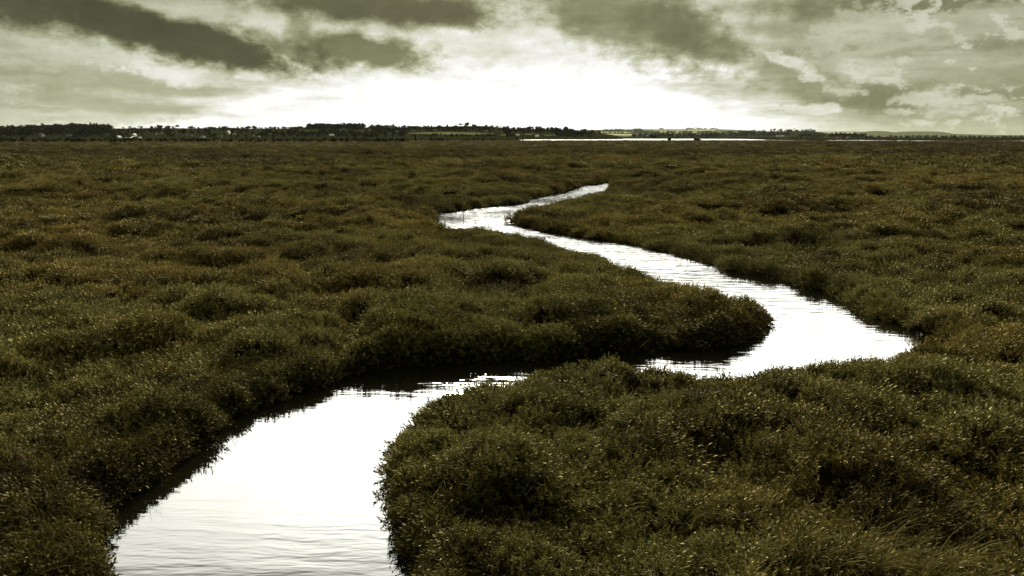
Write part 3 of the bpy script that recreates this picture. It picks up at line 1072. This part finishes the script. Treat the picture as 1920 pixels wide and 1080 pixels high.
def wood(name, spec, label, size=.13, npt=70, mat=None):
    """a far mass of trees nobody could count: one object"""
    V, Fq, o_ = [], [], 0
    r = np.random.default_rng(len(label) * 31 + len(spec))
    for (hl, x0, x1, y0, y1, n, h0, h1) in spec:
        for k in range(n):
            px = r.uniform(x0, x1)
            py = r.uniform(y0, y1)
            if any(abs(px - q[0]) < q[2] * .5 + 2.5 and -.5 < py - q[1] < 5 for q in HS): continue   # gardens in front of houses stay open
            b = hit(hl, px, py) if isinstance(hl, str) else at_y(px, py, hl)
            h = r.uniform(h0, h1)
            w = h * r.uniform(.38, .6)
            v, q = crown_cards(r, b + np.array([0, 0, h * .5]), w, h * .48, npt, h * size)
            Fq.append(q + o_)
            V.append(v)
            o_ += len(v)
    o = link(name, fast_mesh(name, np.concatenate(V), np.concatenate(Fq), smooth=False), mat or M['tree'])
    return tag(o, label, 'wood', kind='stuff')


wood('far_wood', [('village', -60, 212, 241, 258, 190, 4.5, 6.4), ('village', 80, 208, 239.5, 242, 80, 4.6, 5.8), ('village', -60, 100, 241, 246, 60, 4, 5.6)],
     'dense dark wood along the left end of the low hill')
wood('far_wood', [('village', 215, 470, 241, 250, 110, 1.8, 3.4), ('village', 210, 480, 250, 259, 70, 1.5, 3.0)], 'dark trees and hedges around the scattered white village cottages')
wood('far_wood', [('village', 578, 682, 237, 243, 120, 4.0, 5.3), ('village', 540, 600, 240, 243, 22, 2, 3.5), ('village', 480, 770, 247, 258, 170, 1.8, 3.8),
                  ('village', 680, 800, 240, 247, 90, 2.2, 4.2), ('village', 470, 580, 241, 243, 40, 1.5, 3)], 'long dark wood crowning the ridge in the middle of the low hill')
wood('far_wood', [('village', 800, 950, 238, 247, 130, 1.6, 3.2), ('village', 770, 960, 253.5, 257, 70, 1.2, 2.4)], 'dark scrubby trees on the crest above the pale green field')
wood('far_wood', [('village', 945, 1065, 243.5, 250, 100, 2.5, 4.6), ('village', 1040, 1125, 247, 255, 70, 2.2, 4.4), ('village', 960, 1120, 254.5, 258, 40, 1.2, 2.2)], 'dark wooded slope falling to the shining channel')
wood('far_wood', [(1500.0, 1180, 1350, 255, 257.5, 90, 3, 6.5), (1800.0, 1230, 1480, 253, 257, 90, 4, 8), ('rise', 1355, 1530, 246, 251, 90, 4, 8)],
     'green tree belt on the flat land beyond the channel')
wood('far_wood', [(1500.0, 1500, 1625, 255, 258, 80, 3, 6.5), (1200.0, 1566, 1606, 253, 257, 34, 3, 5.2), (1600.0, 1610, 1960, 257, 259, 120, 3, 5.0)],
     'low dark tree line with a humped clump right of the channel')
wood('far_wood', [('meadows', 1130, 1205, 244.5, 247, 60, 9, 15), ('meadows', 1190, 1345, 249, 252, 70, 9, 16), ('meadows', 1075, 1200, 250, 250.8, 40, 6, 9),
                  ('back', 1285, 1345, 242.4, 243, 26, 14, 22), ('back', 1236, 1244, 241.6, 242.2, 7, 14, 20)], 'hazy woods and hedge lines between distant pale fields')
# dark reed and scrub belt along the inland edge of the marsh
wood('scrub_belt', [(270.0, -80, 760, 264.5, 267.3, 260, .6, 1.15), (330.0, -80, 990, 262, 265, 200, .7, 1.2), (700.0, 960, 2000, 258.5, 260.2, 300, .7, 1.4)],
     'low dark scrub belt along the far edge of the marsh', .16, 36)


# ------------------------------------------------------------------ houses
def house(px, py, wpx, hpx, wall, roof, label, hl='village', yaw=0.0, gable=False, Y=None, chimney=True, name='house', cat='house'):
    b = hit(hl, px, py) if hl else at_y(px, py, Y)
    k = b[1] / F / cP
    w, h = wpx * k, hpx * k
    d = max(3.0, w * .6)
    if gable: d = max(5.0, w * 1.5)
    e = bpy.data.objects.new(name, None)
    COL.objects.link(e)
    e.location = b - np.array([0, 0, .3])
    e.rotation_euler = (0, 0, yaw + (math.pi / 2 if gable else 0))
    tag(e, label, cat)
    lw, ld = (d, w) if gable else (w, d)                          # ridge runs along local x
    hw = h * .58 + .3
    rt_ = h + .3
    x, y = lw / 2, ld / 2
    V = [(-x, -y, 0), (x, -y, 0), (x, y, 0), (-x, y, 0), (-x, -y, hw), (x, -y, hw), (x, y, hw), (-x, y, hw), (-x, 0, rt_ - .06), (x, 0, rt_ - .06)]
    mesh_obj('wall', V, [(0, 1, 5, 4), (1, 2, 6, 9, 5), (2, 3, 7, 6), (3, 0, 4, 8, 7), (3, 2, 1, 0)], M[wall], e)
    o = .18
    s = (rt_ - hw) / y
    ze = hw - s * o
    V = [(-x - o, -y - o, ze), (x + o, -y - o, ze), (x + o, 0, rt_), (-x - o, 0, rt_), (x + o, y + o, ze), (-x - o, y + o, ze)]
    V += [(a, b_, c + .12) for a, b_, c in V]
    ro = mesh_obj('roof', V, [(0, 1, 2, 3), (3, 2, 4, 5), (6, 9, 8, 7), (9, 11, 10, 8), (0, 6, 7, 1), (1, 7, 8, 2), (2, 8, 10, 4), (4, 10, 11, 5), (5, 11, 9, 3), (3, 9, 6, 0)], M[roof], e)
    if chimney:
        c = .28
        V = [(x * .7 + a * c, b_ * c, z) for z in (rt_ - .3, rt_ + .75) for a, b_ in ((-1, -1), (1, -1), (1, 1), (-1, 1))]
        mesh_obj('chimney', V, [(0, 1, 5, 4), (1, 2, 6, 5), (2, 3, 7, 6), (3, 0, 4, 7), (4, 5, 6, 7)], M['stone'], ro)
    wn = max(1, int(lw / 2.6))
    for k_ in range(wn):                                          # window openings on the side that faces the marsh
        cx_ = -x + lw * (k_ + .5) / wn
        if gable:
            if k_ > 0: break
            V = [(-x - .03, -.45, hw * .35), (-x - .03, .45, hw * .35), (-x - .03, .45, hw * .8), (-x - .03, -.45, hw * .8)]
            V += [(a + .05, b_, c) for a, b_, c in V]
        else:
            V = [(cx_ - .4, -y - .03, hw * .35), (cx_ + .4, -y - .03, hw * .35), (cx_ + .4, -y - .03, hw * .8), (cx_ - .4, -y - .03, hw * .8)]
            V += [(a, b_ + .05, c) for a, b_, c in V]
        mesh_obj('window', V, [(0, 1, 2, 3), (7, 6, 5, 4), (0, 4, 5, 1), (1, 5, 6, 2), (2, 6, 7, 3), (3, 7, 4, 0)], M['glass'], e)
    return e


for (px, py, w, h, wa, ro, lb, kw) in HS: house(px, py, w, h, wa, ro, lb, **kw)


def strip_wall(name, label, pts, hpx, mat, hl='village'):
    """a low wall following the slope, .4 m thick"""
    V, Fq = [], []
    for (px, py) in pts:
        b = hit(hl, px, py)
        h = hpx * b[1] / F
        for dy_ in (0, .4):
            V += [(b[0], b[1] + dy_, b[2] - .2), (b[0], b[1] + dy_, b[2] + h)]
    for i in range(len(pts) - 1):
        o = i * 4
        Fq += [(o, o + 4, o + 5, o + 1), (o + 1, o + 5, o + 7, o + 3), (o + 2, o + 3, o + 7, o + 6)]
    n_ = len(V)
    Fq += [(0, 1, 3, 2), (n_ - 4, n_ - 2, n_ - 1, n_ - 3)]
    return tag(mesh_obj(name, V, Fq, M[mat]), label, 'wall')


strip_wall('garden_wall', 'curving white wall climbing to a white gabled cottage', [(234, 258.6), (240, 259.3), (244, 259.4), (248, 257.6), (251, 256.2)], 1.5, 'white')
strip_wall('garden_wall', 'low straight white wall beside the small white gabled hut', [(225, 258.8), (231, 258.8)], 1.0, 'white')

# ------------------------------------------------------------------ small things
# gull over the right-hand skyline
b = at_y(1343, 227, 110)
e = bpy.data.objects.new('bird', None)
COL.objects.link(e)
e.location = b
e.rotation_euler = (0, .25, .5)
tag(e, 'small dark bird flying above the far right-hand fields', 'bird')
V, Fq = [], []
prof_ = [(-.13, .004), (-.09, .018), (0, .034), (.06, .028), (.085, .018), (.105, .017), (.12, .006)]
for (x_, r_) in prof_:
    for k in range(8):
        a = 2 * math.pi * k / 8
        V.append((math.cos(a) * r_, x_, math.sin(a) * r_ * .85))
for l in range(len(prof_) - 1):
    for k in range(8):
        Fq.append((l * 8 + k, l * 8 + (k + 1) % 8, (l + 1) * 8 + (k + 1) % 8, (l + 1) * 8 + k))
mesh_obj('body', V, Fq, M['bird'], e, True)
for sgn in (-1, 1):
    V = []
    for (s_, ch, z_, sw) in ((.01, .10, .01, 0), (.09, .085, .055, .02), (.17, .06, .05, -.01), (.24, .012, .03, -.06)):
        V += [(sgn * s_, sw + ch / 2, z_ + .004), (sgn * s_, sw - ch / 2, z_), (sgn * s_, sw + ch / 2, z_ - .004), (sgn * s_, sw - ch / 2, z_ - .003)]
    Fq = []
    for i in range(3):
        o = i * 4
        Fq += [(o, o + 1, o + 5, o + 4), (o + 2, o + 6, o + 7, o + 3), (o, o + 4, o + 6, o + 2), (o + 1, o + 3, o + 7, o + 5)]
    mesh_obj('wing', V, Fq, M['bird'], e)


def stick(name, label, cat, p, q, r0, r1, mat, n=6):
    p, q = np.array(p, float), np.array(q, float)
    d = (q - p) / np.linalg.norm(q - p)
    s = np.cross(d, [.2, .1, 1.0])
    s /= np.linalg.norm(s)
    t_ = np.cross(d, s)
    V = []
    m_ = 7
    for i in range(m_):
        f = i / (m_ - 1)
        c_ = p + (q - p) * f + s * .04 * np.linalg.norm(q - p) * math.sin(f * 5)
        for k in range(n):
            a = 2 * math.pi * k / n
            V.append(c_ + (s * math.cos(a) + t_ * math.sin(a)) * (r0 + (r1 - r0) * f) * (1 + .2 * math.sin(k * 3 + i)))
    Fq = [(i * n + k, i * n + (k + 1) % n, (i + 1) * n + (k + 1) % n, (i + 1) * n + k) for i in range(m_ - 1) for k in range(n)]
    Fq += [tuple(range(n))[::-1], tuple(range((m_ - 1) * n, m_ * n))]
    return tag(mesh_obj(name, V, Fq, M[mat], smooth=True), label, cat)


a = on_z(870, 411, 0)
stick('reed_stem', 'thin dry stem standing up in the upper bend of the creek', 'reed', a - np.array([0, 0, .1]), a + np.array([-.05, 0, .62]), .012, .005, 'drift')
q = np.array([at_y(712, 653, y_) for y_ in np.linspace(6, 12, 200)])
a = q[np.argmax(q[:, 2] <= canopy(q[:, 0], q[:, 1])[0] + .05)]
zz = float(canopy([a[0]], [a[1]])[0][0])
stick('driftwood', 'pale broken driftwood resting on shrubs at the left bank edge', 'driftwood', (a[0] - .05, a[1], a[2] + .01), (a[0] + .09, a[1] + .05, a[2] + .04), .014, .008, 'drift')
a = on_z(1188, 658, 0)
stick('floating_twig', 'short pale twig floating in the dark reflection of the bank', 'twig', (a[0] - .06, a[1], .004), (a[0] + .07, a[1] + .02, .008), .008, .005, 'drift')

# ------------------------------------------------------------------ haze
hx = 14000
V = [(-hx, -hx, -3), (hx, -hx, -3), (hx, hx, -3), (-hx, hx, -3), (-hx, -hx, 150), (hx, -hx, 150), (hx, hx, 150), (-hx, hx, 150)]
m = bpy.data.materials.new('haze')
m.use_nodes = True
t = m.node_tree
t.nodes.remove(t.nodes['Principled BSDF'])
pv = t.nodes.new('ShaderNodeVolumePrincipled')
pv.inputs['Color'].default_value = (.86, .92, .72, 1)
pv.inputs['Density'].default_value = 1.7e-5
pv.inputs['Anisotropy'].default_value = .2
t.links.new(pv.outputs[0], t.nodes['Material Output'].inputs['Volume'])
tag(mesh_obj('haze', V, [(3, 2, 1, 0), (4, 5, 6, 7), (0, 1, 5, 4), (1, 2, 6, 5), (2, 3, 7, 6), (3, 0, 4, 7)], m), kind='stuff')

# ------------------------------------------------------------------ render settings
S.render.engine = 'CYCLES'
S.cycles.max_bounces = 4
S.cycles.diffuse_bounces = 2
S.cycles.glossy_bounces = 3
S.cycles.transmission_bounces = 3
S.cycles.volume_bounces = 0
S.cycles.sample_clamp_indirect = 6
S.cycles.use_denoising = True
S.view_settings.view_transform = 'Standard'
S.view_settings.look = 'None'
S.view_settings.exposure = 0
S.view_settings.gamma = 1
